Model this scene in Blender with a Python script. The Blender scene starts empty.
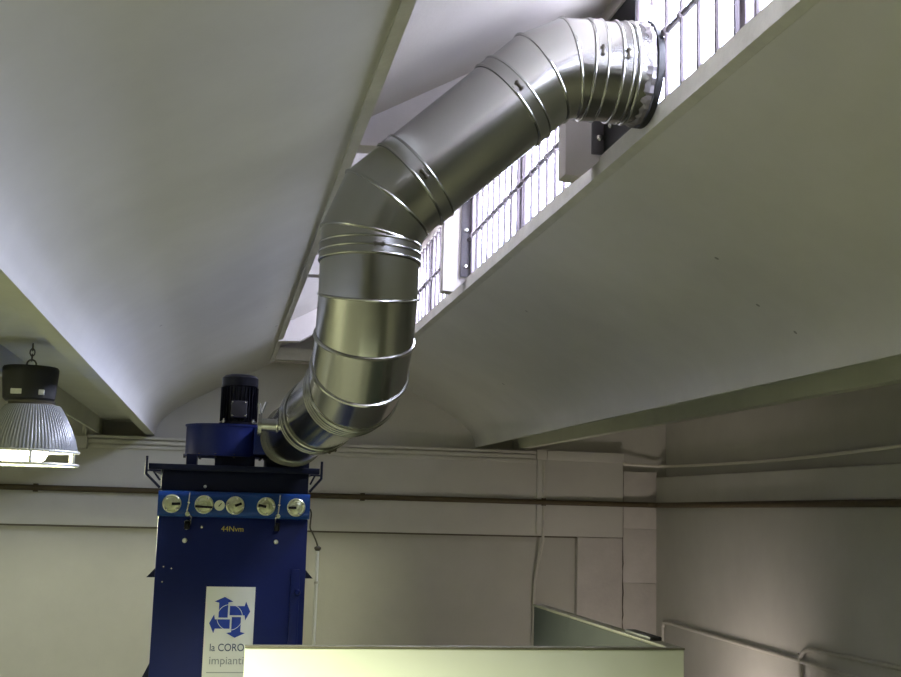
import bpy, bmesh, math, random
from mathutils import Vector, Matrix
random.seed(7)
H = 3.4                       # camera height above the floor; heights below are given relative to the camera
S = bpy.context.scene
C = S.collection
PI = math.pi
V = Vector

# ------------------------------------------------------------------ materials
def mat(name, color, rough=0.6, metal=0.0, noise=0.0, nscale=3.0, bump=0.0, bscale=60.0, color2=None, spec=0.4, coat=0.0):
    m = bpy.data.materials.new(name); m.use_nodes = True
    nt = m.node_tree; b = nt.nodes['Principled BSDF']
    b.inputs['Base Color'].default_value = (*color, 1)
    b.inputs['Roughness'].default_value = rough
    b.inputs['Metallic'].default_value = metal
    b.inputs['Specular IOR Level'].default_value = spec
    b.inputs['Coat Weight'].default_value = coat
    tc = nt.nodes.new('ShaderNodeTexCoord')
    if noise > 0:
        n = nt.nodes.new('ShaderNodeTexNoise'); n.inputs['Scale'].default_value = nscale; n.inputs['Detail'].default_value = 8
        n.inputs['Roughness'].default_value = 0.65
        nt.links.new(tc.outputs['Object'], n.inputs['Vector'])
        r = nt.nodes.new('ShaderNodeValToRGB')
        c2 = color2 or tuple(c * (1 - noise) for c in color)
        r.color_ramp.elements[0].position = 0.3; r.color_ramp.elements[0].color = (*c2, 1)
        r.color_ramp.elements[1].position = 0.7; r.color_ramp.elements[1].color = (*color, 1)
        nt.links.new(n.outputs['Fac'], r.inputs['Fac']); nt.links.new(r.outputs['Color'], b.inputs['Base Color'])
    if bump > 0:
        n2 = nt.nodes.new('ShaderNodeTexNoise'); n2.inputs['Scale'].default_value = bscale; n2.inputs['Detail'].default_value = 4
        nt.links.new(tc.outputs['Object'], n2.inputs['Vector'])
        bp = nt.nodes.new('ShaderNodeBump'); bp.inputs['Strength'].default_value = bump; bp.inputs['Distance'].default_value = 0.01
        nt.links.new(n2.outputs['Fac'], bp.inputs['Height']); nt.links.new(bp.outputs['Normal'], b.inputs['Normal'])
    return m

def spotted(m, scale=1.6, radius=0.028, amount=0.55):
    """sparse small dark pits on painted concrete"""
    nt = m.node_tree; b = nt.nodes['Principled BSDF']
    tc = nt.nodes.new('ShaderNodeTexCoord')
    v = nt.nodes.new('ShaderNodeTexVoronoi'); v.inputs['Scale'].default_value = scale; v.inputs['Randomness'].default_value = 1.0
    nt.links.new(tc.outputs['Object'], v.inputs['Vector'])
    lt = nt.nodes.new('ShaderNodeMath'); lt.operation = 'LESS_THAN'; lt.inputs[1].default_value = radius
    nt.links.new(v.outputs['Distance'], lt.inputs[0])
    mu = nt.nodes.new('ShaderNodeMath'); mu.operation = 'MULTIPLY'; mu.inputs[1].default_value = amount
    nt.links.new(lt.outputs[0], mu.inputs[0])
    mx = nt.nodes.new('ShaderNodeMix'); mx.data_type = 'RGBA'
    src = b.inputs['Base Color'].links[0].from_socket
    nt.links.new(mu.outputs[0], mx.inputs['Factor']); nt.links.new(src, mx.inputs['A'])
    mx.inputs['B'].default_value = (0.02, 0.02, 0.018, 1)
    nt.links.new(mx.outputs['Result'], b.inputs['Base Color'])
    return m

def emit(name, color, strength):
    m = bpy.data.materials.new(name); m.use_nodes = True
    nt = m.node_tree; b = nt.nodes['Principled BSDF']
    b.inputs['Base Color'].default_value = (*color, 1)
    b.inputs['Emission Color'].default_value = (*color, 1); b.inputs['Emission Strength'].default_value = strength
    return m

M = {}
M['ceil'] = spotted(mat('painted_concrete_ceiling', (0.60, 0.59, 0.56), 0.75, noise=0.10, nscale=1.3, bump=0.04, bscale=35))
M['shed'] = mat('skylight_plaster', (0.62, 0.575, 0.555), 0.8, noise=0.10, nscale=1.5, bump=0.1)
M['beam'] = mat('beam_concrete', (0.53, 0.54, 0.45), 0.8, noise=0.12, nscale=2.0, bump=0.15)
M['curb'] = mat('opening_curb_concrete', (0.64, 0.63, 0.58), 0.8, noise=0.18, nscale=5.0, bump=0.3, bscale=25)
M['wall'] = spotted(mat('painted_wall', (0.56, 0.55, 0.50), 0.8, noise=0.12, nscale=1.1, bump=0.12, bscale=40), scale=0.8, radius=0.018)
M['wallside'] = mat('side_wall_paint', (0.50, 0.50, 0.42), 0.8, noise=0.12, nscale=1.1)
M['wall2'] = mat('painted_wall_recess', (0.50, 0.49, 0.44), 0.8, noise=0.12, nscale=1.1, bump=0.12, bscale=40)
M['floor'] = mat('concrete_floor', (0.22, 0.22, 0.19), 0.6, noise=0.25, nscale=1.0)
M['block'] = mat('corner_block_paint', (0.57, 0.54, 0.50), 0.8, noise=0.15, nscale=3.0, bump=0.25, bscale=20)
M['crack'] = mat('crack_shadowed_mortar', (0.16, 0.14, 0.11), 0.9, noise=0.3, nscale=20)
M['brown'] = mat('brown_pipe_paint', (0.085, 0.062, 0.028), 0.55, noise=0.3, nscale=6)
M['conduit'] = mat('pale_conduit_plastic', (0.55, 0.53, 0.47), 0.5, noise=0.12, nscale=8)
M['cable'] = mat('pale_cable', (0.78, 0.75, 0.66), 0.5)
M['frame'] = mat('dark_window_steel', (0.10, 0.09, 0.10), 0.5, metal=0.2, noise=0.2, nscale=10)
M['bar'] = mat('grille_bar_paint', (0.20, 0.17, 0.19), 0.5, noise=0.2, nscale=12)
M['black'] = mat('black_sheet', (0.012, 0.012, 0.013), 0.5)
M['steel'] = mat('bright_steel', (0.75, 0.75, 0.72), 0.25, metal=1.0)
M['navy'] = mat('navy_enamel', (0.008, 0.017, 0.125), 0.42, noise=0.25, nscale=2.5, spec=0.22)
M['navydark'] = mat('dark_navy_enamel', (0.006, 0.009, 0.034), 0.45, noise=0.25, nscale=3, spec=0.2)
M['tankblue'] = mat('blue_tank_enamel', (0.010, 0.055, 0.26), 0.35, spec=0.3, noise=0.15, nscale=4)
M['motor'] = mat('motor_black_paint', (0.004, 0.004, 0.009), 0.35, spec=0.22)
M['motorplate'] = mat('motor_box_paint', (0.020, 0.018, 0.030), 0.5)
M['valve'] = mat('cast_valve_alloy', (0.70, 0.72, 0.52), 0.30, metal=0.6, noise=0.25, nscale=30)
M['white'] = mat('white_plastic', (0.75, 0.75, 0.70), 0.4)
M['dial'] = mat('gauge_dial_white', (0.72, 0.74, 0.62), 0.4)
M['signw'] = mat('sign_white', (0.92, 0.93, 0.90), 0.45)
M['signb'] = mat('sign_blue', (0.015, 0.055, 0.42), 0.5)
M['signt'] = mat('sign_dark_blue_lettering', (0.03, 0.06, 0.16), 0.5)
M['signg'] = mat('sign_grey_lettering', (0.36, 0.38, 0.40), 0.5)
M['yellow'] = mat('yellow_stencil', (0.62, 0.52, 0.12), 0.6)
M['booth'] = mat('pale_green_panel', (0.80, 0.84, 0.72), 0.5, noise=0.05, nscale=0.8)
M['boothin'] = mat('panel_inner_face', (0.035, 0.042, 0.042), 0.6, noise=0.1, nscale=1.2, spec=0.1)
M['boothtrim'] = mat('panel_edge_trim', (0.20, 0.19, 0.14), 0.5, noise=0.4, nscale=14)
M['lampcap'] = mat('lamp_housing_black', (0.022, 0.022, 0.021), 0.5)
M['lamprim'] = mat('lamp_rim_steel', (0.75, 0.75, 0.62), 0.35, metal=0.3)
M['chain'] = mat('chain_steel', (0.10, 0.09, 0.07), 0.5, metal=0.6)
M['lens'] = emit('lit_lamp_lens', (1.0, 0.94, 0.72), 22.0)
M['bulb'] = emit('lit_bulb', (1.0, 0.96, 0.82), 90.0)
M['foil'] = mat('crumpled_foil', (0.35, 0.33, 0.34), 0.45, metal=0.7, noise=0.4, nscale=20)

# galvanised duct: fine brushed streaks in the roughness and a little spangle
def galv(name, base, rough):
    m = mat(name, base, rough, metal=1.0)
    nt = m.node_tree; b = nt.nodes['Principled BSDF']
    tc = nt.nodes.new('ShaderNodeTexCoord')
    n = nt.nodes.new('ShaderNodeTexNoise'); n.inputs['Scale'].default_value = 2.0; n.inputs['Detail'].default_value = 2
    nt.links.new(tc.outputs['Object'], n.inputs['Vector'])
    mr = nt.nodes.new('ShaderNodeMapRange'); mr.inputs['To Min'].default_value = rough - 0.03; mr.inputs['To Max'].default_value = rough + 0.03
    nt.links.new(n.outputs['Fac'], mr.inputs['Value']); nt.links.new(mr.outputs['Result'], b.inputs['Roughness'])
    return m
M['galv'] = galv('galvanised_sheet', (0.43, 0.43, 0.41), 0.20)
M['galvring'] = galv('galvanised_clamp', (0.36, 0.36, 0.34), 0.25)

# ribbed translucent acrylic reflector
def acrylic():
    m = bpy.data.materials.new('ribbed_acrylic_reflector'); m.use_nodes = True
    nt = m.node_tree; b = nt.nodes['Principled BSDF']; out = nt.nodes['Material Output']
    b.inputs['Base Color'].default_value = (0.30, 0.31, 0.31, 1); b.inputs['Roughness'].default_value = 0.25
    tr = nt.nodes.new('ShaderNodeBsdfTranslucent'); tr.inputs['Color'].default_value = (0.60, 0.62, 0.60, 1)
    mx = nt.nodes.new('ShaderNodeMixShader'); mx.inputs['Fac'].default_value = 0.05
    nt.links.new(b.outputs[0], mx.inputs[1]); nt.links.new(tr.outputs[0], mx.inputs[2]); nt.links.new(mx.outputs[0], out.inputs['Surface'])
    return m
M['acrylic'] = acrylic()

def glass():
    m = bpy.data.materials.new('window_glass'); m.use_nodes = True
    nt = m.node_tree; out = nt.nodes['Material Output']; nt.nodes.remove(nt.nodes['Principled BSDF'])
    t = nt.nodes.new('ShaderNodeBsdfTransparent'); t.inputs['Color'].default_value = (0.96, 0.97, 0.97, 1)
    g = nt.nodes.new('ShaderNodeBsdfGlossy'); g.inputs['Roughness'].default_value = 0.02
    mx = nt.nodes.new('ShaderNodeMixShader'); mx.inputs['Fac'].default_value = 0.02
    nt.links.new(t.outputs[0], mx.inputs[1]); nt.links.new(g.outputs[0], mx.inputs[2]); nt.links.new(mx.outputs[0], out.inputs['Surface'])
    return m
M['glass'] = glass()

# ------------------------------------------------------------------ mesh helpers (coordinates: x right, y away, z relative to the camera)
def BM(): return bmesh.new()

def box(bm, x0, x1, y0, y1, z0, z1, bevel=0.0):
    r = bmesh.ops.create_cube(bm, size=1.0)
    vs = r['verts']
    for v in vs:
        v.co = V(((x0 + x1) / 2 + v.co.x * (x1 - x0), (y0 + y1) / 2 + v.co.y * (y1 - y0), (z0 + z1) / 2 + v.co.z * (z1 - z0)))
    if bevel > 0:
        es = list({e for v in vs for e in v.link_edges})
        bmesh.ops.bevel(bm, geom=es, offset=bevel, segments=2, affect='EDGES', profile=0.5)
    return bm

def frame_of(d):
    d = V(d).normalized()
    a = V((0, 0, 1)) if abs(d.z) < 0.9 else V((1, 0, 0))
    u = d.cross(a).normalized(); w = u.cross(d).normalized()
    return d, u, w

def lathe(bm, p, d, prof, n=32, cap=True):
    """prof: list of (distance along d, radius)"""
    d, u, w = frame_of(d); p = V(p)
    rings = []
    for t, r in prof:
        if r < 1e-5:
            rings.append([bm.verts.new(p + d * t)])
        else:
            rings.append([bm.verts.new(p + d * t + (u * math.cos(2 * PI * k / n) + w * math.sin(2 * PI * k / n)) * r) for k in range(n)])
    for a, b in zip(rings, rings[1:]):
        for k in range(n):
            k2 = (k + 1) % n
            if len(a) == 1 and len(b) == 1: continue
            if len(a) == 1: f = (a[0], b[k], b[k2])
            elif len(b) == 1: f = (a[k], b[0], a[k2])
            else: f = (a[k], b[k], b[k2], a[k2])
            try: bm.faces.new(f)
            except ValueError: pass
    if cap:
        for rg in (rings[0], rings[-1]):
            if len(rg) > 2:
                try: bm.faces.new(rg)
                except ValueError: pass
    return bm

def cyl(bm, p, q, r, n=16):
    p, q = V(p), V(q)
    return lathe(bm, p, q - p, [(0, r), ((q - p).length, r)], n)

def torus(bm, c, d, R, r, n=48, k=8):
    d, u, w = frame_of(d); c = V(c); rings = []
    for i in range(n):
        a = 2 * PI * i / n; e = u * math.cos(a) + w * math.sin(a)
        rings.append([bm.verts.new(c + e * (R + r * math.cos(2 * PI * j / k)) + d * (r * math.sin(2 * PI * j / k))) for j in range(k)])
    for i in range(n):
        A, B = rings[i], rings[(i + 1) % n]
        for j in range(k):
            bm.faces.new((A[j], B[j], B[(j + 1) % k], A[(j + 1) % k]))
    return bm

def sweep(bm, pts, r, n=12, smooth_sub=0):
    """round bar along a polyline"""
    pts = [V(p) for p in pts]
    rings = []; u = None
    for i, p in enumerate(pts):
        d = (pts[min(i + 1, len(pts) - 1)] - pts[max(i - 1, 0)]).normalized()
        if u is None: _, u, _ = frame_of(d)
        u = (u - d * u.dot(d)).normalized(); w = d.cross(u)
        rr = r[i] if isinstance(r, (list, tuple)) else r
        rings.append([bm.verts.new(p + (u * math.cos(2 * PI * k / n) + w * math.sin(2 * PI * k / n)) * rr) for k in range(n)])
    for a, b in zip(rings, rings[1:]):
        for k in range(n):
            bm.faces.new((a[k], b[k], b[(k + 1) % n], a[(k + 1) % n]))
    bm.faces.new(rings[0]); bm.faces.new(rings[-1])
    return bm

def catmull(pts, sub=6):
    P = [V(p) for p in pts]; P = [P[0] * 2 - P[1]] + P + [P[-1] * 2 - P[-2]]
    out = []
    for i in range(1, len(P) - 2):
        for k in range(sub):
            t = k / sub; a, b, c, d = P[i - 1], P[i], P[i + 1], P[i + 2]
            out.append(0.5 * ((2 * b) + (c - a) * t + (2 * a - 5 * b + 4 * c - d) * t * t + (3 * b - a - 3 * c + d) * t ** 3))
    out.append(P[-2]); return out

def prism_y(bm, poly, y0, y1):
    """polygon in (x, z) extruded along y"""
    a = [bm.verts.new((x, y0, z)) for x, z in poly]; b = [bm.verts.new((x, y1, z)) for x, z in poly]
    n = len(poly)
    bm.faces.new(a); bm.faces.new(b[::-1])
    for i in range(n):
        bm.faces.new((a[i], b[i], b[(i + 1) % n], a[(i + 1) % n]))
    return bm

def obj(name, bm, material, parent=None, angle=35, smooth=True):
    """one mesh object; a part takes its thing's origin, a thing its own base centre"""
    bmesh.ops.recalc_face_normals(bm, faces=bm.faces[:])
    if parent is None:
        xs = [v.co.x for v in bm.verts]; ys = [v.co.y for v in bm.verts]; zs = [v.co.z for v in bm.verts]
        loc = V(((min(xs) + max(xs)) / 2, (min(ys) + max(ys)) / 2, min(zs)))
    else:
        loc = V(parent['_o'])
    for v in bm.verts: v.co -= loc
    me = bpy.data.meshes.new(name); bm.to_mesh(me); bm.free()
    if smooth:
        me.polygons.foreach_set('use_smooth', [True] * len(me.polygons))
        try: me.set_sharp_from_angle(angle=math.radians(angle))
        except Exception: pass
    me.materials.append(M[material] if isinstance(material, str) else material)
    o = bpy.data.objects.new(name, me); C.objects.link(o)
    o['_o'] = list(loc)
    if parent is None: o.location = loc + V((0, 0, H))
    else: o.parent = parent
    return o

def thing(name, label, cat, base, group=None):
    o = bpy.data.objects.new(name, None); C.objects.link(o); o.empty_display_size = 0.1
    o.location = V(base) + V((0, 0, H)); o['_o'] = list(base)
    o['label'] = label; o['category'] = cat
    if group: o['group'] = group
    return o

def tag(o, label, cat, group=None):
    o['label'] = label; o['category'] = cat
    if group: o['group'] = group
    return o

def struct(name, bm, material, parent=None, label=None, cat=None, **k):
    o = obj(name, bm, material, parent, **k)
    if parent is None: o['kind'] = 'structure'
    if label: o['label'] = label
    if cat: o['category'] = cat
    return o

def text(name, s, size, loc, material, parent, extrude=0.0015, sx=1.0):
    cu = bpy.data.curves.new(name, 'FONT'); cu.body = s; cu.size = size; cu.extrude = extrude
    t = bpy.data.objects.new(name, cu); C.objects.link(t)
    me = bpy.data.meshes.new_from_object(t.evaluated_get(bpy.context.evaluated_depsgraph_get()))
    bpy.data.objects.remove(t)
    bm = BM(); bm.from_mesh(me); bpy.data.meshes.remove(me)
    for v in bm.verts:
        x, y, z = v.co; v.co = V((loc[0] + x * sx, loc[1] - z, loc[2] + y))
    return obj(name, bm, material, parent, smooth=False)

# ------------------------------------------------------------------ room shell
Y0, Y1 = -7.0, 16.0           # hall runs from behind the camera to the back wall
ZS = 0.87                      # springing of the vaults
PROF = [(2.17, 0), (2.155, 0.08), (2.10, 0.19), (1.98, 0.31), (1.84, 0.41), (1.70, 0.495), (1.5, 0.60), (1.3, 0.705), (1.09, 0.815), (0.88, 0.93), (0.70, 1.03)]
PF = [(p.x, p.y) for p in catmull([(h, z, 0) for h, z in PROF], 4)]

def half_vault(bm, cx, sgn, y0, y1, edge):
    inner = [(cx + sgn * h, ZS + z) for h, z in PF if h > edge + 0.02]
    zt = None
    for (h0, z0), (h1, z1) in zip(PF, PF[1:]):
        if h1 <= edge <= h0: zt = z0 + (z1 - z0) * (h0 - edge) / (h0 - h1)
    if zt is None: zt = PF[-1][1] + (PF[-1][0] - edge) * 0.55
    inner.append((cx + sgn * edge, ZS + zt))
    # nearly constant shell thickness above the underside
    outer = [(x + sgn * 0.03, z + 0.10) for x, z in inner][::-1]
    prism_y(bm, inner + outer, y0, y1)

CX = 1.30; PITCH = 5.07
EL, ER = 0.67, 0.70           # opening edges at x = 0.63 and 2.00
OY0, OY1 = 2.30, 15.5         # skylight opening from above the camera to just before the back wall

def vault(cx, ob):
    bm = BM()
    half_vault(bm, cx, -1, Y0, Y1, EL); half_vault(bm, cx, 1, Y0, Y1, ER)
    # closed crown before and after the opening
    for a, b in ((Y0, OY0), (OY1 + 0.12, Y1)):
        zl = ZS + 1.047; pk = ZS + 1.28
        prism_y(bm, [(cx - EL, zl), (cx, pk), (cx + ER, zl - 0.02), (cx + ER, zl + 0.1), (cx, pk + 0.1), (cx - EL, zl + 0.1)], a, b)
    return struct('ceiling', bm, 'ceil', label=ob, cat='ceiling', angle=30)

vault(CX, 'painted concrete vault with the skylight opening over the duct')
vault(CX - PITCH, 'painted concrete vault beyond the left beam, above the lamp')
# right-hand bay, cut off by the side wall
bm = BM(); half_vault(bm, CX + PITCH, -1, Y0, Y1, 0.05)
struct('ceiling', bm, 'ceil', label='painted concrete vault in the dark bay at right', cat='ceiling', angle=30)

def beam(x0, name_label):
    x1 = x0 + 0.73
    bm = BM()
    prism_y(bm, [(x1, ZS), (x1 - 0.11, ZS), (x1 - 0.13, ZS + 0.19), (x0 + 0.05, ZS + 0.19), (x0 + 0.03, ZS), (x0, ZS), (x0, ZS + 0.24), (x0 + 0.04, ZS + 0.5), (x1 - 0.04, ZS + 0.5), (x1, ZS + 0.24)], Y0, Y1)
    return struct('beam', bm, 'beam', label=name_label, cat='beam', angle=20)
beam(-1.60, 'hollow concrete valley beam at left of the central vault')
beam(3.47, 'hollow concrete valley beam at right of the central vault')
beam(-1.60 - PITCH, 'hollow concrete valley beam at the far left wall')

# skylight: curbs, sloping roof slab, end wall, rib frames
XL, XR = CX - EL, CX + ER
def roof_z(x): return 2.109 + 0.563 * (x - 0.723)
def skylight(cx, glazed):
    dx = cx - CX
    bm = BM()
    # left curb with a small lip, far curb, right curb under the windows
    prism_y(bm, [(XL + dx - 0.06, 1.868), (XL + dx, 1.885), (XL + dx, 2.02), (XL + dx - 0.12, 2.10), (XL + dx - 0.12, 1.95), (XL + dx - 0.06, 1.93)], OY0, OY1 + 0.1)
    box(bm, XL + dx, XR + dx + 0.1, OY1, OY1 + 0.12, 1.90, 2.062)
    prism_y(bm, [(XR + dx, 1.885), (XR + dx, 1.985), (XR + dx + 0.16, 1.985), (XR + dx + 0.16, 1.90), (XR + dx + 0.05, 1.87)], OY0, OY1 + 0.1)
    struct('trim_1' if glazed else 'trim_2', bm, 'curb', label='pale concrete curb around the skylight opening' if glazed else 'pale concrete curb around the left bay skylight', cat='curb', angle=20)
    bm = BM()
    xs = [0.45, XR + 0.10]
    prism_y(bm, [(xs[0] + dx, roof_z(xs[0])), (xs[1] + dx, roof_z(xs[1])), (xs[1] + dx, roof_z(xs[1]) + 0.14), (xs[0] + dx, roof_z(xs[0]) + 0.14)], OY0, OY1 + 0.5)
    # lintel above the windows
    box(bm, XR + dx + 0.0, XR + dx + 0.14, OY0, OY1 + 0.5, 2.745, 3.0)
    # end walls
    for yy in (OY1 + 0.3, OY0 - 0.12):
        prism_y(bm, [(0.45 + dx, 1.9), (XR + 0.1 + dx, 1.9), (XR + 0.1 + dx, roof_z(XR + 0.1) + 0.05), (0.45 + dx, roof_z(0.45) + 0.05)], yy, yy + 0.12)
    if not glazed:
        box(bm, XR + dx + 0.02, XR + dx + 0.14, OY0, OY1 + 0.5, 1.95, 2.8)
    struct('ceiling', bm, 'shed', label='sloping white skylight roof above the duct' if glazed else 'sloping skylight roof of the left bay', cat='ceiling', angle=20)
skylight(CX, True); skylight(CX - PITCH, False)
RIBS = [2.43, 6.10, 9.77, 13.44]
for k, ry in enumerate(RIBS):
    bm = BM()
    lo = 1.86 if k == 3 else 1.93
    prism_y(bm, [(0.50, roof_z(0.50) + 0.01), (0.575, lo), (0.82, lo + 0.01), (1.80, 2.50), (1.80, 1.868), (1.885, 1.86), (2.03, 1.99), (2.03, roof_z(2.03) + 0.01)], ry, ry + 0.15)
    struct('column' if k else 'column', bm, 'shed', label=['skylight rib frame nearest the camera', 'concrete rib frame beside the duct outlet', 'concrete rib frame with tapered post behind the duct bend', 'farthest concrete rib frame in the skylight'][k], cat='rib frame', angle=20)

# windows of the skylight with their grilles
WX = 2.055
def window(n, y0, y1, panel=None, bar_from=None, label=''):
    root = thing('window_%d' % n, label, 'window', (WX, (y0 + y1) / 2, 1.985)); root['kind'] = 'structure'
    bm = BM()
    z0, z1 = 1.985, 2.745
    for a, b in ((y0, y0 + 0.09), (y1 - 0.09, y1)): box(bm, WX - 0.03, WX + 0.03, a, b, z0, z1, 0.004)
    box(bm, WX - 0.03, WX + 0.03, y0 + 0.09, y1 - 0.09, z0, z0 + 0.022); box(bm, WX - 0.03, WX + 0.03, y0 + 0.09, y1 - 0.09, z1 - 0.022, z1)
    obj('frame', bm, 'frame', root)
    ym = (y0 + y1) / 2
    bm = BM(); box(bm, WX - 0.028, WX + 0.028, ym - 0.05, ym + 0.05, z0 + 0.022, z1 - 0.022, 0.004); obj('mullion', bm, 'bar', root)
    for a, b in ((y0 + 0.09, ym - 0.05), (ym + 0.05, y1 - 0.09)):
        if panel:   # sheet-metal infill around the duct takes the place of part of the glass
            lo, hi = panel
            segs = [(a, min(b, lo)), (max(a, hi), b)]
        else: segs = [(a, b)]
        for s0, s1 in segs:
            if s1 - s0 > 0.05:
                bm = BM(); box(bm, WX - 0.002, WX + 0.002, s0, s1, z0 + 0.022, z1 - 0.022); obj('pane', bm, 'glass', root)
    gy0, gy1 = y0 + 0.02, y1 - 0.02
    g = BM()
    sweep(g, [(2.008, gy0, 2.32), (2.008, (panel[0] + 0.03) if panel else gy1, 2.32)], 0.016, 8)
    gr = obj('grille_rail', g, 'frame', root)
    k = 0; y = y0 + 0.17
    while y < y1 - 0.1:
        top = z1
        inpan = panel and panel[0] + 0.03 < y < panel[1] + 0.1
        if not inpan:
            b = BM(); sweep(b, [(2.008, y, z0 - 0.005), (2.008, y, top)], 0.0145, 8)
            lathe(b, (2.008, y - 0.022, 2.32), (0, 1, 0), [(0, 0.012), (0.008, 0.026), (0.036, 0.026), (0.044, 0.012)], 8)
            obj('grille_bar', b, 'bar', root)
        elif panel[0] < y < DY + 0.2:
            b = BM(); sweep(b, [(2.008, y, 2.53), (2.008, y, top)], 0.0145, 8); obj('grille_bar', b, 'bar', root)
        y += 0.195
    bm = BM(); box(bm, 1.945, WX - 0.02, y1 - 0.015, y1 + 0.012, z0 + 0.005, z1, 0.003); obj('jamb', bm, 'frame', root)
    for yy in (y1 - 0.045,):
        for zz in (2.08, 2.40):
            b = BM(); lathe(b, (1.985, y1 - 0.015, zz), (0, -1, 0), [(0, 0.020), (0.012, 0.020), (0.022, 0.012), (0.024, 0)], 12); obj('bolt', b, 'steel', root)
    return root
window(1, 9.94, 13.42, label='far barred skylight window between the two farthest rib frames')
window(2, 6.27, 9.75, label='barred skylight window below the sloping duct run')
DY, DZ = 5.36, 2.186         # axis of the duct outlet
w3 = window(3, 2.60, 6.08, panel=(DY - 0.27, 6.08), label='barred skylight window through which the duct leaves')
bm = BM(); box(bm, WX - 0.05, WX + 0.05, 13.59, OY1 + 0.3, 1.985, 2.75); struct('trim_8', bm, 'shed', label='unseen closed skylight wall beside the back wall, added to dim the far end', cat='wall')  # hidden closure added in place of a window to cut far daylight
# infill sheet between the duct and the rib post
bm = BM(); box(bm, WX - 0.045, WX - 0.034, DY + 0.20, 6.08, 1.99, 2.74); o = obj('infill_sheet', bm, 'black', w3)
bm = BM(); lathe(bm, (WX - 0.045, 5.92, 2.11), (-1, 0, 0), [(0, 0.020), (0.012, 0.020), (0.022, 0.012), (0.024, 0)], 12); obj('bolt', bm, 'steel', w3)

# walls and floor
bm = BM(); box(bm, -6.9, 8.8, Y1, Y1 + 0.3, -H, 0.86); box(bm, -6.9, 8.8, Y1, Y1 + 0.3, 1.05, 3.2); box(bm, -6.9, 8.8, Y1 + 0.28, Y1 + 0.36, 0.86, 1.05)
for a, b in ((-6.9, -1.56), (-0.99, 3.51), (4.08, 8.8)): box(bm, a, b, Y1, Y1 + 0.28, 0.86, 1.05)
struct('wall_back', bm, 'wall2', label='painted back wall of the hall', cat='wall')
bm = BM(); box(bm, -6.7, 5.59, 15.88, 16.0, -0.325, 0.80, 0.008); struct('trim_3', bm, 'wall', label='projecting painted band across the back wall', cat='wall band')
bm = BM(); box(bm, -6.68, 4.925, 15.90, 16.0, -0.347, -0.326); struct('trim_9', bm, 'crack', label='dark strip painting in the shaded joint under the projecting wall band', cat='joint')  # strip's dark colour stands in for the shadow line below the band
bm = BM(); box(bm, 4.93, 5.585, 15.88, 16.0, -H, -0.332, 0.01); struct('pilaster', bm, 'block', label='pale pilaster on the back wall right of the vertical cable', cat='pilaster')
# stacked corner blocks with mortar gaps
bm = BM()
zt = 0.60
for k in range(7):
    zb = max(zt - (0.75 if k else 0.80), -H)
    box(bm, 5.605, 6.1, 15.92 - 0.004 * (k % 2), 16.0, zb + 0.004, zt, 0.004); zt = zb
    if zt <= -H + 0.05: break
struct('trim_4', bm, 'block', label='cracked corner blocks between back wall and right wall', cat='blockwork')
bm = BM(); pts = [(5.597 + random.uniform(-0.012, 0.012) * (1 if z < -0.3 else 0.2), 15.905, z) for z in [0.62 - 0.1 * i for i in range(40)]]
sweep(bm, pts, 0.007, 6); struct('trim_5', bm, 'crack', label='vertical crack line beside the corner blocks', cat='crack')
bm = BM()
for a, b, y in ((0.85, 0.80, 15.80), (0.80, 0.735, 15.835), (0.735, 0.675, 15.85)):
    box(bm, -1.70, 4.30, y, 16.0, b, a - 0.014, 0.004)
struct('trim_6', bm, 'wall', label='stepped moulding along the top of the back wall band', cat='moulding')
bm = BM(); box(bm, 4.46, 5.58, 15.82, 16.0, 0.72, 0.85, 0.01); struct('trim_7', bm, 'wall', label='plain coping on the back wall band at right', cat='coping')
bm = BM(); box(bm, 6.1, 6.45, Y0, 16.0, -H, 0.53, 0.02); struct('wall_right', bm, 'wall', label='painted right wall with a ledge', cat='wall')
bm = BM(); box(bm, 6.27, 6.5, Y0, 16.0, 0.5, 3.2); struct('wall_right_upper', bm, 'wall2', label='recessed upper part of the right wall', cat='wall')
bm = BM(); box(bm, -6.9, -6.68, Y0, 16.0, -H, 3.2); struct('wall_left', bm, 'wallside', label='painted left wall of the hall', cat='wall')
bm = BM(); box(bm, -6.9, 6.5, Y0 - 0.2, Y0, -H, 3.2); struct('wall_front', bm, 'wall', label='wall behind the camera', cat='wall')
bm = BM(); box(bm, -6.9, 6.5, Y0 - 0.2, 16.3, -H - 0.2, -H); struct('floor', bm, 'floor', label='grey concrete floor', cat='floor')

# ------------------------------------------------------------------ pipes and cables on the walls
bm = BM()
pz = 0.138
sweep(bm, catmull([(-6.5, 15.83, pz), (0, 15.83, pz), (5.7, 15.83, pz), (5.95, 15.80, pz), (6.05, 15.70, pz), (6.05, 15.4, pz), (6.05, 10, 0.165), (6.05, 5, 0.18)], 6), 0.037, 12)
o = obj('water_pipe', bm, 'brown'); tag(o, 'brown painted pipe running along the back wall and round onto the right wall', 'pipe')
for x in (-4, -2.3, 1.9, 4.42):
    b = BM(); box(b, x - 0.03, x + 0.03, 15.82, 15.885, pz - 0.052, pz + 0.052, 0.005); obj('bracket', b, 'brown', o)

t = thing('cable_drop', 'pale vertical cable in a raceway down the back wall, above the open panel', 'cable', (4.36, 15.84, -H))
bm = BM(); box(bm, 4.325, 4.425, 15.845, 15.885, -0.30, 0.74, 0.006); obj('raceway', bm, 'wall', t)
bm = BM(); box(bm, 4.31, 4.45, 15.80, 15.88, 0.72, 0.86, 0.01); obj('cap_box', bm, 'conduit', t)
bm = BM(); sweep(bm, catmull([(4.42, 15.84, 0.70), (4.42, 15.84, -0.30), (4.41, 15.85, -0.45), (4.385, 15.90, -0.65), (4.345, 15.95, -0.92), (4.335, 15.96, -1.3), (4.335, 15.96, -2.2), (4.335, 15.96, -3.4)], 5), 0.02, 8); obj('cable', bm, 'conduit', t)

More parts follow.
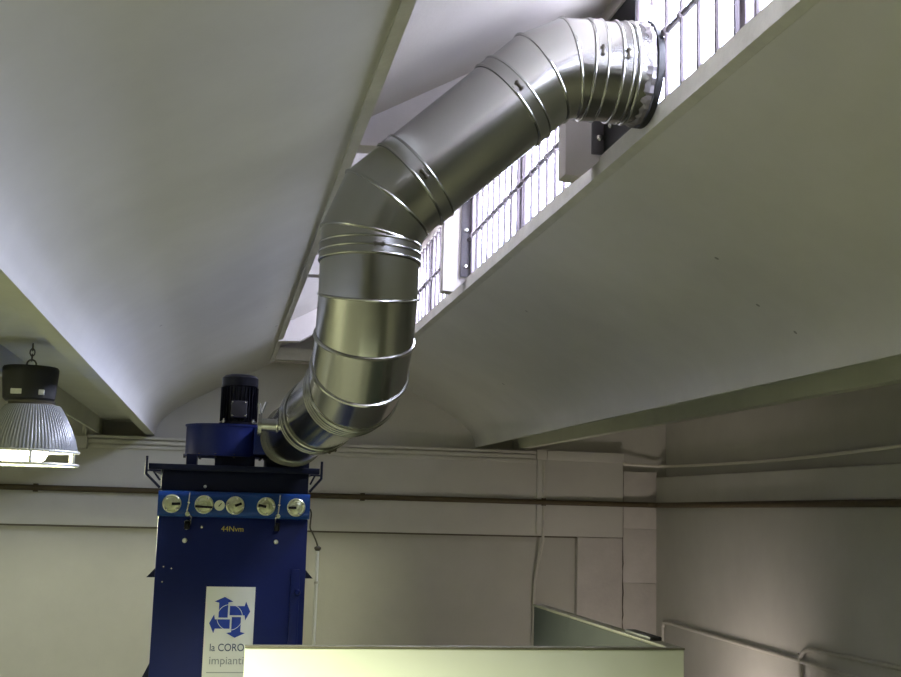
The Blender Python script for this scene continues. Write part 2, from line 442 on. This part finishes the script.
bm = BM(); sweep(bm, catmull([(5.56, 15.78, 0.70), (5.9, 15.85, 0.69), (6.18, 15.7, 0.685), (6.2, 14, 0.66), (6.2, 12.2, 0.655), (6.2, 10, 0.695), (6.2, 8, 0.75), (6.2, 5, 0.8)], 6), 0.019, 8)
tag(obj('cable', bm, 'cable'), 'thin pale cable sagging along the top of the right wall above its ledge', 'cable')

def conduit(pts, label):
    bm = BM(); sweep(bm, catmull(pts, 6), 0.024, 10)
    o = obj('conduit', bm, 'conduit'); tag(o, label, 'conduit'); return o
conduit([(6.07, 15.6, -3.4), (6.07, 15.6, -1.7), (6.07, 15.58, -1.50), (6.07, 15.45, -1.445), (6.07, 14.5, -1.45), (6.07, 11.6, -1.475), (6.07, 10, -1.50), (6.07, 6, -1.55)], 'long pale conduit that rises behind the open panel and runs along the right wall')
c2 = conduit([(6.065, 11.68, -3.4), (6.065, 11.68, -1.60), (6.065, 11.66, -1.42), (6.065, 11.50, -1.335), (6.065, 11.2, -1.325), (6.065, 9.8, -1.295), (6.065, 6, -1.25)], 'short pale conduit that bends upward near the right edge of the photo')
for y in (14.0, 12.6, 10.6):
    pass

t = thing('junction_box', 'pale square junction box at the left end of the moulding beside the lamp', 'junction box', (-1.77, 15.8, 0.65))
bm = BM(); box(bm, -1.86, -1.70, 15.76, 15.88, 0.655, 0.815, 0.012); obj('box_body', bm, 'wall', t)
bm = BM(); cyl(bm, (-1.757, 15.93, 0.81), (-1.757, 15.93, 1.15), 0.03, 10); obj('riser', bm, 'wall', t)

# ------------------------------------------------------------------ galvanised duct
R = 0.246
duct = thing('exhaust_duct', 'large shiny galvanised round duct curving from the blue fan up and out of the skylight', 'duct', (0.64, 5.5, 0.30))

def duct_run(name, pts, ends=(None, None), beads=(), r=R, N=64):
    """mitred sheet-metal run: one straight drum per segment, a raised bead on the joints listed"""
    pts = [V(p) for p in pts]
    dirs = [(b - a).normalized() for a, b in zip(pts, pts[1:])]
    u = None; bm = BM(); joints = []
    first = ends[0] or dirs[0]; last = ends[1] or dirs[-1]
    planes = [first.normalized()] + [(a + b).normalized() for a, b in zip(dirs, dirs[1:])] + [last.normalized()]
    _, u, _ = frame_of(dirs[0])
    rad = list(r) if isinstance(r, (list, tuple)) else [r] * len(pts)
    for i, d in enumerate(dirs):
        u = (u - d * u.dot(d)).normalized(); w = d.cross(u)
        rr = []
        for p, pn, rd in ((pts[i], planes[i], rad[i]), (pts[i + 1], planes[i + 1], rad[i + 1])):
            ring = []
            for k in range(N):
                e = (u * math.cos(2 * PI * k / N) + w * math.sin(2 * PI * k / N)) * rd
                t = -e.dot(pn) / d.dot(pn)
                ring.append(p + e + d * t)
            rr.append(ring)
        A = [bm.verts.new(c) for c in rr[0]]; B = [bm.verts.new(c) for c in rr[1]]
        for k in range(N): bm.faces.new((A[k], B[k], B[(k + 1) % N], A[(k + 1) % N]))
        joints.append(rr)
    def bead(ring, c, br):
        K = 8; rs = []
        n = len(ring)
        for k, q in enumerate(ring):
            tgt = (ring[(k + 1) % n] - ring[k - 1]).normalized(); e = (q - c); e = (e - tgt * e.dot(tgt)).normalized(); f = tgt.cross(e)
            rs.append([bm.verts.new(q + e * (br * math.cos(2 * PI * j / K)) + f * (br * math.sin(2 * PI * j / K))) for j in range(K)])
        for k in range(n):
            for j in range(K): bm.faces.new((rs[k][j], rs[(k + 1) % n][j], rs[(k + 1) % n][(j + 1) % K], rs[k][(j + 1) % K]))
    for jn, br in beads:
        ring = joints[jn][0] if jn < len(dirs) else joints[-1][1]
        bead(ring, pts[jn], br)
    o = obj(name, bm, 'galv', duct, angle=28)
    return o

def clamp(p, d, offs=(-0.022, 0.022), bolt=(0, -1, 0), r=R, band=True):
    p = V(p); d = V(d).normalized(); bm = BM()
    for o_ in offs: torus(bm, p + d * o_, d, r + 0.003, 0.0075, 64, 8)
    if band:
        a, b = min(offs), max(offs)
        dd, u, w = frame_of(d); N = 64; prof = [(a, r + 0.001), (a, r + 0.006), (b, r + 0.006), (b, r + 0.001)]
        lathe(bm, p, d, prof, 64, cap=False)
    o = obj('clamp_ring', bm, 'galvring', duct, angle=40)
    if bolt is not None:
        e = V(bolt); e = (e - d * e.dot(d)).normalized(); s = d.cross(e)
        bb = BM(); c = p + e * (r + 0.012)
        cyl(bb, c - s * 0.022, c + s * 0.022, 0.006, 8)
        for sg in (-1, 1):
            lathe(bb, c + s * sg * 0.014, s * sg, [(0, 0.011), (0.008, 0.011), (0.008, 0.007), (0.012, 0.007)], 8)
        obj('clamp_bolt', bb, 'chain', o)
    return o

# lower run: outlet of the fan -> towards the camera -> elbow up
F = V((0.445, 7.40, 0.436)); E0 = V((0.640, 5.88, 0.600))
dF = (E0 - F).normalized(); LF = (E0 - F).length
def rF(t): return 0.180 + (0.228 - 0.180) * t / LF
duct_run('inlet_pipe', [F, F + dF * 0.42, E0], beads=(), r=[rF(0), rF(0.42), 0.228])
clamp(F + dF * 0.72, dF, (-0.075, -0.030, 0.05), bolt=(0.4, 0, -1), r=rF(0.72) + 0.004)
clamp(E0 - dF * 0.02, dF, (-0.09, -0.05, -0.01, 0.035), bolt=(-0.6, 0, 1), r=0.229)
elb = [E0, V((0.650, 5.72, 0.674)), V((0.653, 5.60, 0.812)), V((0.652, 5.515, 1.0)), V((0.652, 5.5, 1.19))]
duct_run('elbow', elb, ends=(V((0.10, -0.94, 0.30)), V((0, 0, 1))), beads=((0, 0.009), (1, 0.011), (2, 0.011), (3, 0.007)), r=[0.230, 0.238, 0.239, 0.238, 0.238])
clamp((0.652, 5.5, 1.205), (0, 0, 1), (-0.040, 0.0, 0.040), bolt=(0.05, -1, 0), r=0.238)
J1 = V((0.652, 5.5, 1.285)); J2 = V((0.722, 5.48, 1.458)); D1 = V((0.853, 5.46, 1.576))
D2 = V((1.315, 5.40, 1.996)); J3 = V((1.456, 5.385, 2.124)); J4 = V((1.588, 5.375, DZ)); E1 = V((1.700, 5.37, DZ))
END = V((1.945, 5.36, DZ))
dd = (D2 - D1).normalized()
duct_run('elbow', [V((0.652, 5.5, 1.22)), J1, J2, D1], ends=(V((0, 0, 1)), dd), beads=((1, 0.008), (2, 0.008)), r=0.239)
clamp(D1 + dd * 0.005, dd, (-0.035, 0.03), bolt=(0.12, -1, -0.05), r=0.239)
duct_run('pipe', [D1, D2], beads=(), r=0.239)
clamp(D2, dd, (-0.03, 0.035), bolt=(0.05, -1, 0.12), r=0.239)
duct_run('elbow', [D2, J3, J4, E1], ends=(dd, V((1, -0.04, 0))), beads=((1, 0.008), (2, 0.008)), r=[0.239, 0.240, 0.243, 0.246])
clamp(E1, (1, -0.04, 0), (-0.03, 0.03), bolt=(0, -1, 0.02), r=0.246)
duct_run('outlet_pipe', [E1, END], beads=(), r=0.246)
clamp(E1 + (END - E1) * 0.52, (1, -0.04, 0), (-0.02, 0.03), bolt=(0, -1, 0.0), r=0.246)
bm = BM(); torus(bm, E1 + (END - E1) * 0.76, (1, -0.04, 0), 0.250, 0.010, 64, 8); obj('stiffening_bead', bm, 'galvring', duct)
# crumpled foil seal where the duct meets the window
bm = BM(); N = 90; c = E1 + (END - E1) * 0.98
rr = []
for k in range(N):
    a = 2 * PI * k / N; e = V((0, math.cos(a), math.sin(a)))
    o1 = R + 0.002; o2 = R + 0.010 + random.uniform(-0.006, 0.008)
    rr.append((bm.verts.new(c + e * o1 + V((-0.02 + random.uniform(-0.012, 0.012), 0, 0))), bm.verts.new(c + e * o2 + V((0.0, 0, 0))), bm.verts.new(c + e * o2 + V((0.02, 0, 0))), bm.verts.new(c + e * o1 + V((0.02, 0, 0)))))
for k in range(N):
    a, b = rr[k], rr[(k + 1) % N]
    for j in range(4): bm.faces.new((a[j], b[j], b[(j + 1) % 4], a[(j + 1) % 4]))
obj('foil_seal', bm, 'foil', duct, angle=10)
bm = BM(); lathe(bm, (1.965, 5.36, DZ), (1, 0, 0), [(0, R - 0.01), (0, R + 0.02), (0.03, R + 0.02), (0.03, R - 0.01)], 48, cap=False); obj('collar', bm, 'black', duct)
# short side branch with a flange and a toggle
q = F + dF * 0.56 + V((0.0, 0, -0.045))
sp = V((-1, 0.02, 0.02)).normalized()
bm = BM(); cyl(bm, q + sp * 0.15, q + sp * 0.305, 0.036, 20); torus(bm, q + sp * 0.205, sp, 0.037, 0.008, 24, 6); br = obj('branch_pipe', bm, 'galv', duct)
bm = BM(); lathe(bm, q + sp * 0.295, sp, [(0, 0.068), (0.010, 0.068), (0.010, 0.064), (0.02, 0.064)], 20); obj('branch_flange', bm, 'galvring', br)
bm = BM(); cyl(bm, q + sp * 0.305 + V((0, -0.02, 0.05)), q + sp * 0.315 + V((0.0, -0.02, 0.12)), 0.009, 8)
cyl(bm, q + sp * 0.295 + V((0, -0.02, 0.07)), q + sp * 0.275 + V((0, -0.02, 0.13)), 0.007, 8); obj('toggle', bm, 'steel', br)

# ------------------------------------------------------------------ blue dust collector
U = 7.40
unit = thing('dust_collector', 'tall navy blue dust collector cabinet standing under the duct', 'dust collector', (0.09, 8.85, -H))
XA, XB = -0.352, 0.552
bm = BM(); box(bm, XA, XB, U, 10.3, -H, -0.04, 0.003); obj('cabinet', bm, 'navy', unit)  # hidden rear stretched back to shade the back wall at right
bm = BM(); box(bm, XA + 0.004, XB - 0.004, U + 0.03, 10.28, -0.05, 0.20, 0.003); obj('clean_air_head', bm, 'navydark', unit)
bm = BM(); box(bm, -0.428, 0.612, U - 0.02, 10.35, 0.196, 0.232, 0.004); obj('deck', bm, 'navydark', unit)
bm = BM(); tp = []
for cy, cz, a0 in ((U + 0.03, 0.030, 0), (U - 0.045, 0.030, 90), (U - 0.045, -0.045, 180), (U + 0.03, -0.045, 270)):
    for q_ in range(6):
        a = math.radians(a0 + 18 * q_); tp.append((cy + 0.04 * math.cos(a), cz + 0.04 * math.sin(a)))
va = [bm.verts.new((XA - 0.004, y, z)) for y, z in tp]; vb = [bm.verts.new((XB + 0.003, y, z)) for y, z in tp]
bm.faces.new(va); bm.faces.new(vb[::-1])
for q_ in range(len(tp)): bm.faces.new((va[q_], vb[q_], vb[(q_ + 1) % len(tp)], va[(q_ + 1) % len(tp)]))
tank = obj('air_tank', bm, 'tankblue', unit, angle=50)
# door and its frame on the right of the front
bm = BM(); box(bm, 0.462, 0.518, U - 0.012, U + 0.01, -2.9, -0.39, 0.004); door = obj('side_door', bm, 'navy', unit)
bm = BM(); lathe(bm, (0.505, U - 0.012, -0.526), (0, -1, 0), [(0, 0.020), (0.012, 0.020), (0.026, 0.013), (0.03, 0)], 16); obj('door_knob', bm, 'navy', door)
# diaphragm valve caps on the tank
ty = U - 0.085
for i, (x, z, ang) in enumerate(((-0.273, -0.008, 0), (-0.083, -0.009, 180), (0.102, -0.010, 40), (0.288, -0.011, 160), (0.471, -0.012, 190))):
    bm = BM(); lathe(bm, (x, ty + 0.02, z), (0, -1, 0), [(0, 0.052), (0.030, 0.056), (0.036, 0.055), (0.042, 0.048), (0.036, 0.040), (0.040, 0.024), (0.050, 0.018), (0.052, 0)], 28)
    v = obj('valve_cap', bm, 'valve', unit)
    a = math.radians(ang)
    bm = BM()
    if i in (1,): sweep(bm, [(x - 0.052, ty - 0.030, z - 0.012), (x + 0.052, ty - 0.030, z - 0.016)], 0.007, 8)
    else: sweep(bm, [(x, ty - 0.036, z - 0.002), (x + 0.05 * math.cos(a), ty - 0.032, z + 0.02 * math.sin(a))], 0.008, 8)
    obj('pilot_tube', bm, 'motor', v)
    for k in range(4):
        b_ = PI / 4 + k * PI / 2 + i * 0.3; bm = BM()
        lathe(bm, (x + 0.045 * math.cos(b_), ty - 0.016, z + 0.045 * math.sin(b_)), (0, -1, 0), [(0, 0.007), (0.010, 0.007), (0.012, 0)], 8)
        obj('cap_screw', bm, 'steel', v)
bm = BM(); lathe(bm, (0.009, ty + 0.02, -0.012), (0, -1, 0), [(0, 0.032), (0.034, 0.032), (0.038, 0.029), (0.034, 0.026), (0.034, 0)], 24); g = obj('pressure_gauge', bm, 'dial', unit)
bm = BM(); sweep(bm, [(0.004, ty - 0.017, -0.018), (0.020, ty - 0.017, 0.001)], 0.003, 6); obj('needle', bm, 'motor', g)
# pilot lines and fittings
def fitting(x, z, r=0.012, part=None, m='white', y=None):
    b = BM(); y = U if y is None else y
    lathe(b, (x, y, z), (0, -1, 0), [(0, r), (0.02, r), (0.028, r * 0.7), (0.03, 0)], 12); return obj('fitting', b, m, part or unit)
for x, dx in ((-0.174, 1), (0.367, -1)):
    bm = BM(); sweep(bm, catmull([(x + 0.004, ty - 0.004, 0.06), (x, ty - 0.012, 0.0), (x - 0.006, ty - 0.012, -0.065), (x + 0.018 * dx, ty - 0.010, -0.082), (x + 0.016 * dx, U - 0.03, -0.13)], 5), 0.005, 8)
    ln = obj('pilot_line', bm, 'steel', unit)
    fitting(x - 0.004, -0.068, 0.014, ln, 'valve', ty); fitting(x, 0.0, 0.010, ln, 'steel', ty)
    b = BM(); box(b, x - 0.02, x + 0.012, U - 0.04, U + 0.01, -0.16, -0.11, 0.006); obj('solenoid', b, 'motor', ln)
fitting(-0.182, -0.118, 0.014); fitting(-0.182, -0.150, 0.013); fitting(-0.187, -0.228, 0.015); fitting(0.362, -0.225, 0.014)
fitting(-0.084, 0.100, 0.010, y=U + 0.03); fitting(-0.09, -0.145, 0.010, m='steel'); fitting(-0.302, -0.385, 0.006, m='steel'); fitting(-0.255, -0.395, 0.006, m='steel'); fitting(-0.305, -0.475, 0.006, m='steel')
text('marking', '44Nvm', 0.046, (0.026, U - 0.002, -0.168), 'yellow', unit)
# lugs on both sides
def lug(x0, x1, z0, z1, name='support_lug'):
    bm = BM(); s = [(x0, z1), (x1, z0), (x0, z0)]
    prism_y(bm, s, U + 0.02, U + 0.10); return obj(name, bm, 'navydark', unit, smooth=False)
lug(XA, -0.402, -0.452, -0.395); lug(XB, 0.600, -0.445, -0.392); lug(XA, -0.392, -1.04, -0.955)
# brackets at the deck ends
for sg, xo, xi in ((-1, -0.438, -0.352), (1, 0.622, 0.552)):
    bm = BM(); y = U - 0.03
    sweep(bm, [(xo, y, 0.275), (xo, y, 0.165)], 0.008, 8); sweep(bm, [(xo, y, 0.168), (xi, y, 0.085)], 0.008, 8)
    sweep(bm, [(xo, y, 0.188), (xi - sg * 0.0, y, 0.188)], 0.006, 8); sweep(bm, [(xo - sg * 0.04, y, 0.188), (xi + sg * 0.002, y, 0.13)], 0.006, 8)
    obj('deck_bracket', bm, 'navydark', unit)
# sign plate
bm = BM(); box(bm, -0.042, 0.252, U - 0.006, U + 0.002, -1.25, -0.500, 0.002); sign = obj('sign_plate', bm, 'signw', unit)
cxs, czs, k = 0.106, -0.681, 0.00092 * 0.985
up = [(-74, -2), (-74, 95), (-104, 103), (-39, 133), (18, 103), (-14, 97), (-14, -2)]
bm = BM()
def arrow(i):
    pts = []
    for x, y in up:
        for _ in range(i): x, y = y, -x
        pts.append((cxs + x * k, czs + y * k))
    prism_y(bm, pts, U - 0.009, U - 0.005)
for i in range(4): arrow(i)
lg = obj('arrow_logo', bm, 'signb', sign, smooth=False)
bm = BM(); torus(bm, (cxs, U - 0.0095, czs), (0, 1, 0), 84 * k, 0.0018, 48, 6); obj('logo_ring', bm, 'signw', sign)
text('lettering', 'la CORO', 0.0625, (-0.006, U - 0.007, -0.880), 'signt', sign, sx=0.86)
text('lettering', 'impianti', 0.066, (-0.006, U - 0.007, -0.957), 'signg', sign, sx=1.0)
bm = BM(); box(bm, -0.016, 0.24, U - 0.008, U - 0.005, -1.008, -1.004); obj('rule_line', bm, 'signg', sign)

# ------------------------------------------------------------------ fan on the deck
fan = thing('centrifugal_fan', 'dark blue centrifugal fan with upright black motor on top of the dust collector', 'fan', (0.06, 7.75, 0.232))
fx, fy = 0.025, 7.80
bm = BM(); N = 56
def vol(a):    # volute radius grows towards the outlet at the right
    return 0.235 + 0.035 * (a / (2 * PI))
poly = []
for k in range(N):
    a = 2 * PI * k / N
    poly.append((fx + vol(a) * math.cos(a), fy + vol(a) * math.sin(a)))
def prism_z(bm, poly, z0, z1):
    a = [bm.verts.new((x, y, z0)) for x, y in poly]; b = [bm.verts.new((x, y, z1)) for x, y in poly]
    bm.faces.new(a[::-1]); bm.faces.new(b)
    for i in range(len(poly)): bm.faces.new((a[i], a[(i + 1) % len(poly)], b[(i + 1) % len(poly)], b[i]))
prism_z(bm, poly, 0.30, 0.498)
for z in (0.296, 0.490):
    lp = [(fx + (x - fx) * 1.03, fy + (y - fy) * 1.03) for x, y in poly]; prism_z(bm, lp, z, z + 0.010)
hs = obj('volute_casing', bm, 'navy', fan)
# outlet box joining the casing to the duct
bm = BM(); box(bm, 0.20, 0.56, 7.48, 8.0, 0.31, 0.485, 0.01); obj('outlet_box', bm, 'navy', fan)
bm = BM(); lathe(bm, (0.415, 7.50, 0.423), (0, -1, 0), [(0, 0.165), (0.07, 0.175), (0.095, 0.180)], 40); lathe(bm, (0.445, 7.42, 0.436), (0, -1, 0), [(0, 0.198), (0.02, 0.198)], 40)
obj('outlet_flange', bm, 'galvring', fan)
for x0, x1 in ((-0.212, -0.148), (-0.035, 0.215), (0.285, 0.56)):
    bm = BM(); box(bm, x0, x1, 7.58, 8.0, 0.232, 0.304, 0.004); obj('mount', bm, 'navydark', fan)
for k in range(14):
    a = 2 * PI * k / 14; bm = BM(); lathe(bm, (fx + 0.255 * math.cos(a), fy + 0.255 * math.sin(a), 0.286), (0, 0, 1), [(0, 0.009), (0.026, 0.009)], 6); obj('casing_bolt', bm, 'chain', fan)
mx, my = 0.101, 7.78
bm = BM(); lathe(bm, (mx, my, 0.50), (0, 0, 1), [(0, 0.125), (0.02, 0.125), (0.022, 0.108), (0.255, 0.108), (0.26, 0.117), (0.315, 0.117), (0.330, 0.100), (0.338, 0.07), (0.338, 0)], 36)
mo = obj('motor', bm, 'motor', fan)
bm = BM()
for k in range(30):
    a = 2 * PI * k / 30; c, s = math.cos(a), math.sin(a)
    p0, p1 = 0.100, 0.121
    vs = []
    for z in (0.53, 0.752):
        for rad, tt in ((p0, -0.0025), (p1, -0.0018), (p1, 0.0018), (p0, 0.0025)):
            vs.append(bm.verts.new((mx + rad * c - tt * s, my + rad * s + tt * c, z)))
    for i in range(4): bm.faces.new((vs[i], vs[(i + 1) % 4], vs[4 + (i + 1) % 4], vs[4 + i]))
    bm.faces.new(vs[:4]); bm.faces.new(vs[4:])
obj('cooling_fins', bm, 'motor', mo, smooth=False)
bm = BM(); box(bm, 0.048, 0.150, my - 0.165, my - 0.10, 0.548, 0.655, 0.006); tb = obj('terminal_box', bm, 'motorplate', mo)
for x in (0.058, 0.140):
    for z in (0.560, 0.645):
        b = BM(); lathe(b, (x, my - 0.165, z), (0, -1, 0), [(0, 0.006), (0.006, 0.005), (0.007, 0)], 8); obj('box_screw', b, 'steel', tb)
for x in (0.008, 0.195):
    b = BM(); lathe(b, (x, my - 0.075, 0.515), (0, 0, 1), [(0, 0.013), (0.016, 0.013), (0.02, 0.007), (0.03, 0.007)], 8); obj('foot_bolt', b, 'steel', mo)

# compressed-air riser beside the cabinet
t = thing('air_pipe', 'thin upright pale air pipe standing right of the blue cabinet', 'pipe', (0.622, 7.45, -H))
bm = BM(); sweep(bm, [(0.622, 7.42, -H), (0.622, 7.42, -0.26)], 0.010, 8); obj('tube', bm, 'white', t)
bm = BM(); lathe(bm, (0.622, 7.42, -0.275), (0, 0, 1), [(0, 0.012), (0.01, 0.022), (0.022, 0.022), (0.03, 0.008)], 10); obj('end_fitting', bm, 'chain', t)
bm = BM(); lathe(bm, (0.622, 7.42, -0.475), (0, 0, 1), [(0, 0.016), (0.014, 0.016)], 10); obj('joint', bm, 'conduit', t)
bm = BM(); sweep(bm, catmull([(0.622, 7.42, -0.25), (0.612, 7.42, -0.22), (0.585, 7.41, -0.165), (0.568, 7.40, -0.13), (0.572, 7.40, -0.05), (0.562, 7.39, -0.02)], 5), 0.005, 8); obj('hose', bm, 'chain', t)

# ------------------------------------------------------------------ pale open-backed panel in front
t = thing('partition_screen', 'pale green L-shaped panel in front of the blue cabinet', 'partition', (0.9, 4.6, -H))
bm = BM(); box(bm, 0.112, 1.636, 4.0, 4.04, -H, -0.468, 0.004); obj('front_panel', bm, 'booth', t)
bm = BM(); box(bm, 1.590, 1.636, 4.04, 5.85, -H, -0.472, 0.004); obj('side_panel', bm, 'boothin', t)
bm = BM(); box(bm, 0.112, 1.638, 3.998, 4.042, -0.467, -0.460, 0.001); box(bm, 1.586, 1.640, 4.042, 5.852, -0.471, -0.460, 0.001); obj('edge_trim', bm, 'boothtrim', t)
bm = BM(); box(bm, 1.592, 1.640, 4.22, 4.50, -0.461, -0.446, 0.004); obj('clip', bm, 'black', t)

# ------------------------------------------------------------------ pendant lamp under the left valley beam
lx, ly = -1.262, 8.3
lamp = thing('pendant_lamp', 'lit industrial pendant lamp with black housing and ribbed dome hanging at left', 'lamp', (lx, ly, 0.2))
bm = BM(); lathe(bm, (lx - 0.03, ly, 0.645), (0, 0, 1), [(0, 0.150), (0.02, 0.168), (0.19, 0.183), (0.222, 0.183), (0.234, 0.176), (0.234, 0)], 40); obj('housing', bm, 'lampcap', lamp)
for a, w in ((250, 0.035), (305, 0.018)):
    a = math.radians(a); c = V((lx - 0.03 + 0.172 * math.cos(a), ly + 0.172 * math.sin(a), 0.70)); b = BM(); box(b, c.x - w, c.x + w, c.y - 0.012, c.y + 0.012, 0.683, 0.718, 0.003); obj('housing_label', b, 'white', lamp)
bm = BM(); lathe(bm, (lx - 0.01, ly, 0.600), (0, 0, 1), [(0, 0.168), (0.03, 0.150), (0.05, 0.155)], 36); obj('neck', bm, 'chain', lamp)
bm = BM(); N = 320; prof = [(0.62, 0.175), (0.585, 0.200), (0.54, 0.225), (0.49, 0.250), (0.44, 0.272), (0.39, 0.291), (0.345, 0.302), (0.318, 0.308)]
rings = []
for z, r in prof + [(z, r - 0.012) for z, r in prof[::-1]]:
    outer = (z, r) in prof
    rings.append([bm.verts.new((lx + (r + (0.003 if (k % 4) < 2 and outer else 0)) * math.cos(2 * PI * k / N), ly + (r + (0.003 if (k % 4) < 2 and outer else 0)) * math.sin(2 * PI * k / N), z)) for k in range(N)])
for a, b in zip(rings, rings[1:]):
    for kk in range(N): bm.faces.new((a[kk], b[kk], b[(kk + 1) % N], a[(kk + 1) % N]))
obj('ribbed_reflector', bm, 'acrylic', lamp, angle=20)
bm = BM(); torus(bm, (lx, ly, 0.312), (0, 0, 1), 0.318, 0.009, 56, 8); torus(bm, (lx, ly, 0.226), (0, 0, 1), 0.316, 0.010, 56, 8)
for k in range(6):
    a = 2 * PI * k / 6 - 0.35; c, s = math.cos(a), math.sin(a)
    cyl(bm, (lx + 0.316 * c, ly + 0.316 * s, 0.226), (lx + 0.318 * c, ly + 0.318 * s, 0.312), 0.010, 8)
obj('guard_rim', bm, 'lamprim', lamp)
bm = BM(); lathe(bm, (lx - 0.05, ly, 0.228), (0, 0, 1), [(0, 0), (0, 0.10), (0.03, 0.15), (0.07, 0.17), (0.11, 0.16), (0.16, 0.08), (0.17, 0)], 40); obj('lit_glass', bm, 'lens', lamp)
bm = BM(); lathe(bm, (lx, ly, 0.39), (0, 0, 1), [(0, 0.05), (0.05, 0.05), (0.21, 0.03)], 20); obj('lamp_holder', bm, 'lampcap', lamp)
# chain links
bm = BM(); torus(bm, (lx - 0.03, ly, 0.90), (0, 1, 0), 0.030, 0.006, 20, 6); obj('hook', bm, 'chain', lamp)
z = 0.945; kk = 0
while z < 1.045:
    b = BM(); a = (0, 1, 0) if kk % 2 else (1, 0, 0)
    torus(b, (lx - 0.03, ly, z), a, 0.016, 0.004, 16, 6)
    for v in b.verts: v.co.z = z + (v.co.z - z) * 1.5
    obj('chain_link', b, 'chain', lamp); z += 0.036; kk += 1

# ------------------------------------------------------------------ light
W = bpy.data.worlds.new('overcast_sky'); S.world = W; W.use_nodes = True
bg = W.node_tree.nodes['Background']; bg.inputs['Strength'].default_value = 56.0
wt = W.node_tree; tcw = wt.nodes.new('ShaderNodeTexCoord'); sep = wt.nodes.new('ShaderNodeSeparateXYZ'); rmp = wt.nodes.new('ShaderNodeValToRGB')
mrw = wt.nodes.new('ShaderNodeMapRange'); mrw.inputs['From Min'].default_value = -1.0; mrw.inputs['From Max'].default_value = 1.0
wt.links.new(tcw.outputs['Generated'], sep.inputs[0]); wt.links.new(sep.outputs['Z'], mrw.inputs['Value']); wt.links.new(mrw.outputs['Result'], rmp.inputs['Fac']); wt.links.new(rmp.outputs['Color'], bg.inputs['Color'])
er = rmp.color_ramp.elements
er[0].position = 0.46; er[0].color = (0.015, 0.015, 0.015, 1); er[1].position = 1.0; er[1].color = (0.76, 0.79, 1.0, 1)
e_ = er.new(0.52); e_.color = (0.05, 0.05, 0.06, 1); e_ = er.new(0.68); e_.color = (0.36, 0.38, 0.52, 1)
for n, (y0, y1) in enumerate(((2.60, 6.08), (6.27, 9.75), (9.94, 13.42))):
    l = bpy.data.lights.new('daylight_portal', 'AREA'); l.shape = 'RECTANGLE'; l.size = y1 - y0; l.size_y = 0.76; l.cycles.is_portal = True
    o = bpy.data.objects.new('daylight_portal', l); C.objects.link(o); o.location = (WX + 0.05, (y0 + y1) / 2, 2.365 + H)
    o.rotation_euler = Matrix(((0, 0, 1), (1, 0, 0), (0, 1, 0))).to_euler()

def lampspot(name, x, y, z, power, color, size=0.25, ang=150, blend=0.5):
    l = bpy.data.lights.new(name, 'SPOT'); l.energy = power; l.color = color; l.shadow_soft_size = size; l.spot_size = math.radians(ang); l.spot_blend = blend
    o = bpy.data.objects.new(name, l); C.objects.link(o); o.location = (x, y, z + H); return o
MH = (0.98, 1.0, 0.66)
lampspot('pendant_or_fill_light', lx, ly, 0.20, 1150, MH, 0.22, 178, 0.12)
lampspot('pendant_or_fill_light', -1.26, 2.3, 0.205, 740, MH, 0.25, 165, 0.4)  # assumed unseen lamp near the camera, added to light the pale front panel
lampspot('pendant_or_fill_light', -6.1, 3.0, 0.205, 900, MH, 0.25, 165, 0.4)  # unseen lamp added at far left to brighten the right-hand soffit
# added unseen low light beyond the panel on the right, assumed doorway daylight
l = bpy.data.lights.new('assumed_low_light', 'AREA'); l.shape = 'RECTANGLE'; l.size = 1.0; l.size_y = 0.8; l.energy = 24; l.spread = math.radians(150); l.color = (1.0, 0.86, 0.78)
o = bpy.data.objects.new('assumed_low_light', l); C.objects.link(o); o.location = (4.9, 12.2, -2.8 + H)
o.rotation_euler = (V((6.1, 14.0, -1.2)) - V((4.9, 12.2, -2.8))).to_track_quat('-Z', 'Y').to_euler()

# ------------------------------------------------------------------ camera
pitch, yaw, roll, fpx = 0.14488, 0.18998, 0.026837, 1172.5
fw = V((math.sin(yaw) * math.cos(pitch), math.cos(yaw) * math.cos(pitch), math.sin(pitch)))
r0 = V((math.cos(yaw), -math.sin(yaw), 0)); u0 = r0.cross(fw)
r = r0 * math.cos(roll) + u0 * math.sin(roll); u = -r0 * math.sin(roll) + u0 * math.cos(roll)
cd = bpy.data.cameras.new('camera'); cam = bpy.data.objects.new('camera', cd); C.objects.link(cam); S.camera = cam
cam.matrix_world = Matrix(((r.x, u.x, -fw.x, 0), (r.y, u.y, -fw.y, 0), (r.z, u.z, -fw.z, H), (0, 0, 0, 1)))
cd.sensor_fit = 'HORIZONTAL'; cd.sensor_width = 36; cd.lens = fpx * 36 / 901; cd.clip_start = 0.05; cd.clip_end = 200

S.view_settings.view_transform = 'Standard'; S.view_settings.look = 'None'; S.view_settings.gamma = 1.0; S.view_settings.use_curve_mapping = False
S.view_settings.exposure = 0.13
S.cycles.use_denoising = True
S.cycles.max_bounces = 10; S.cycles.diffuse_bounces = 6; S.cycles.glossy_bounces = 6; S.cycles.transparent_max_bounces = 12
S.cycles.sample_clamp_indirect = 8.0
for o in bpy.data.objects:
    if '_o' in o: del o['_o']
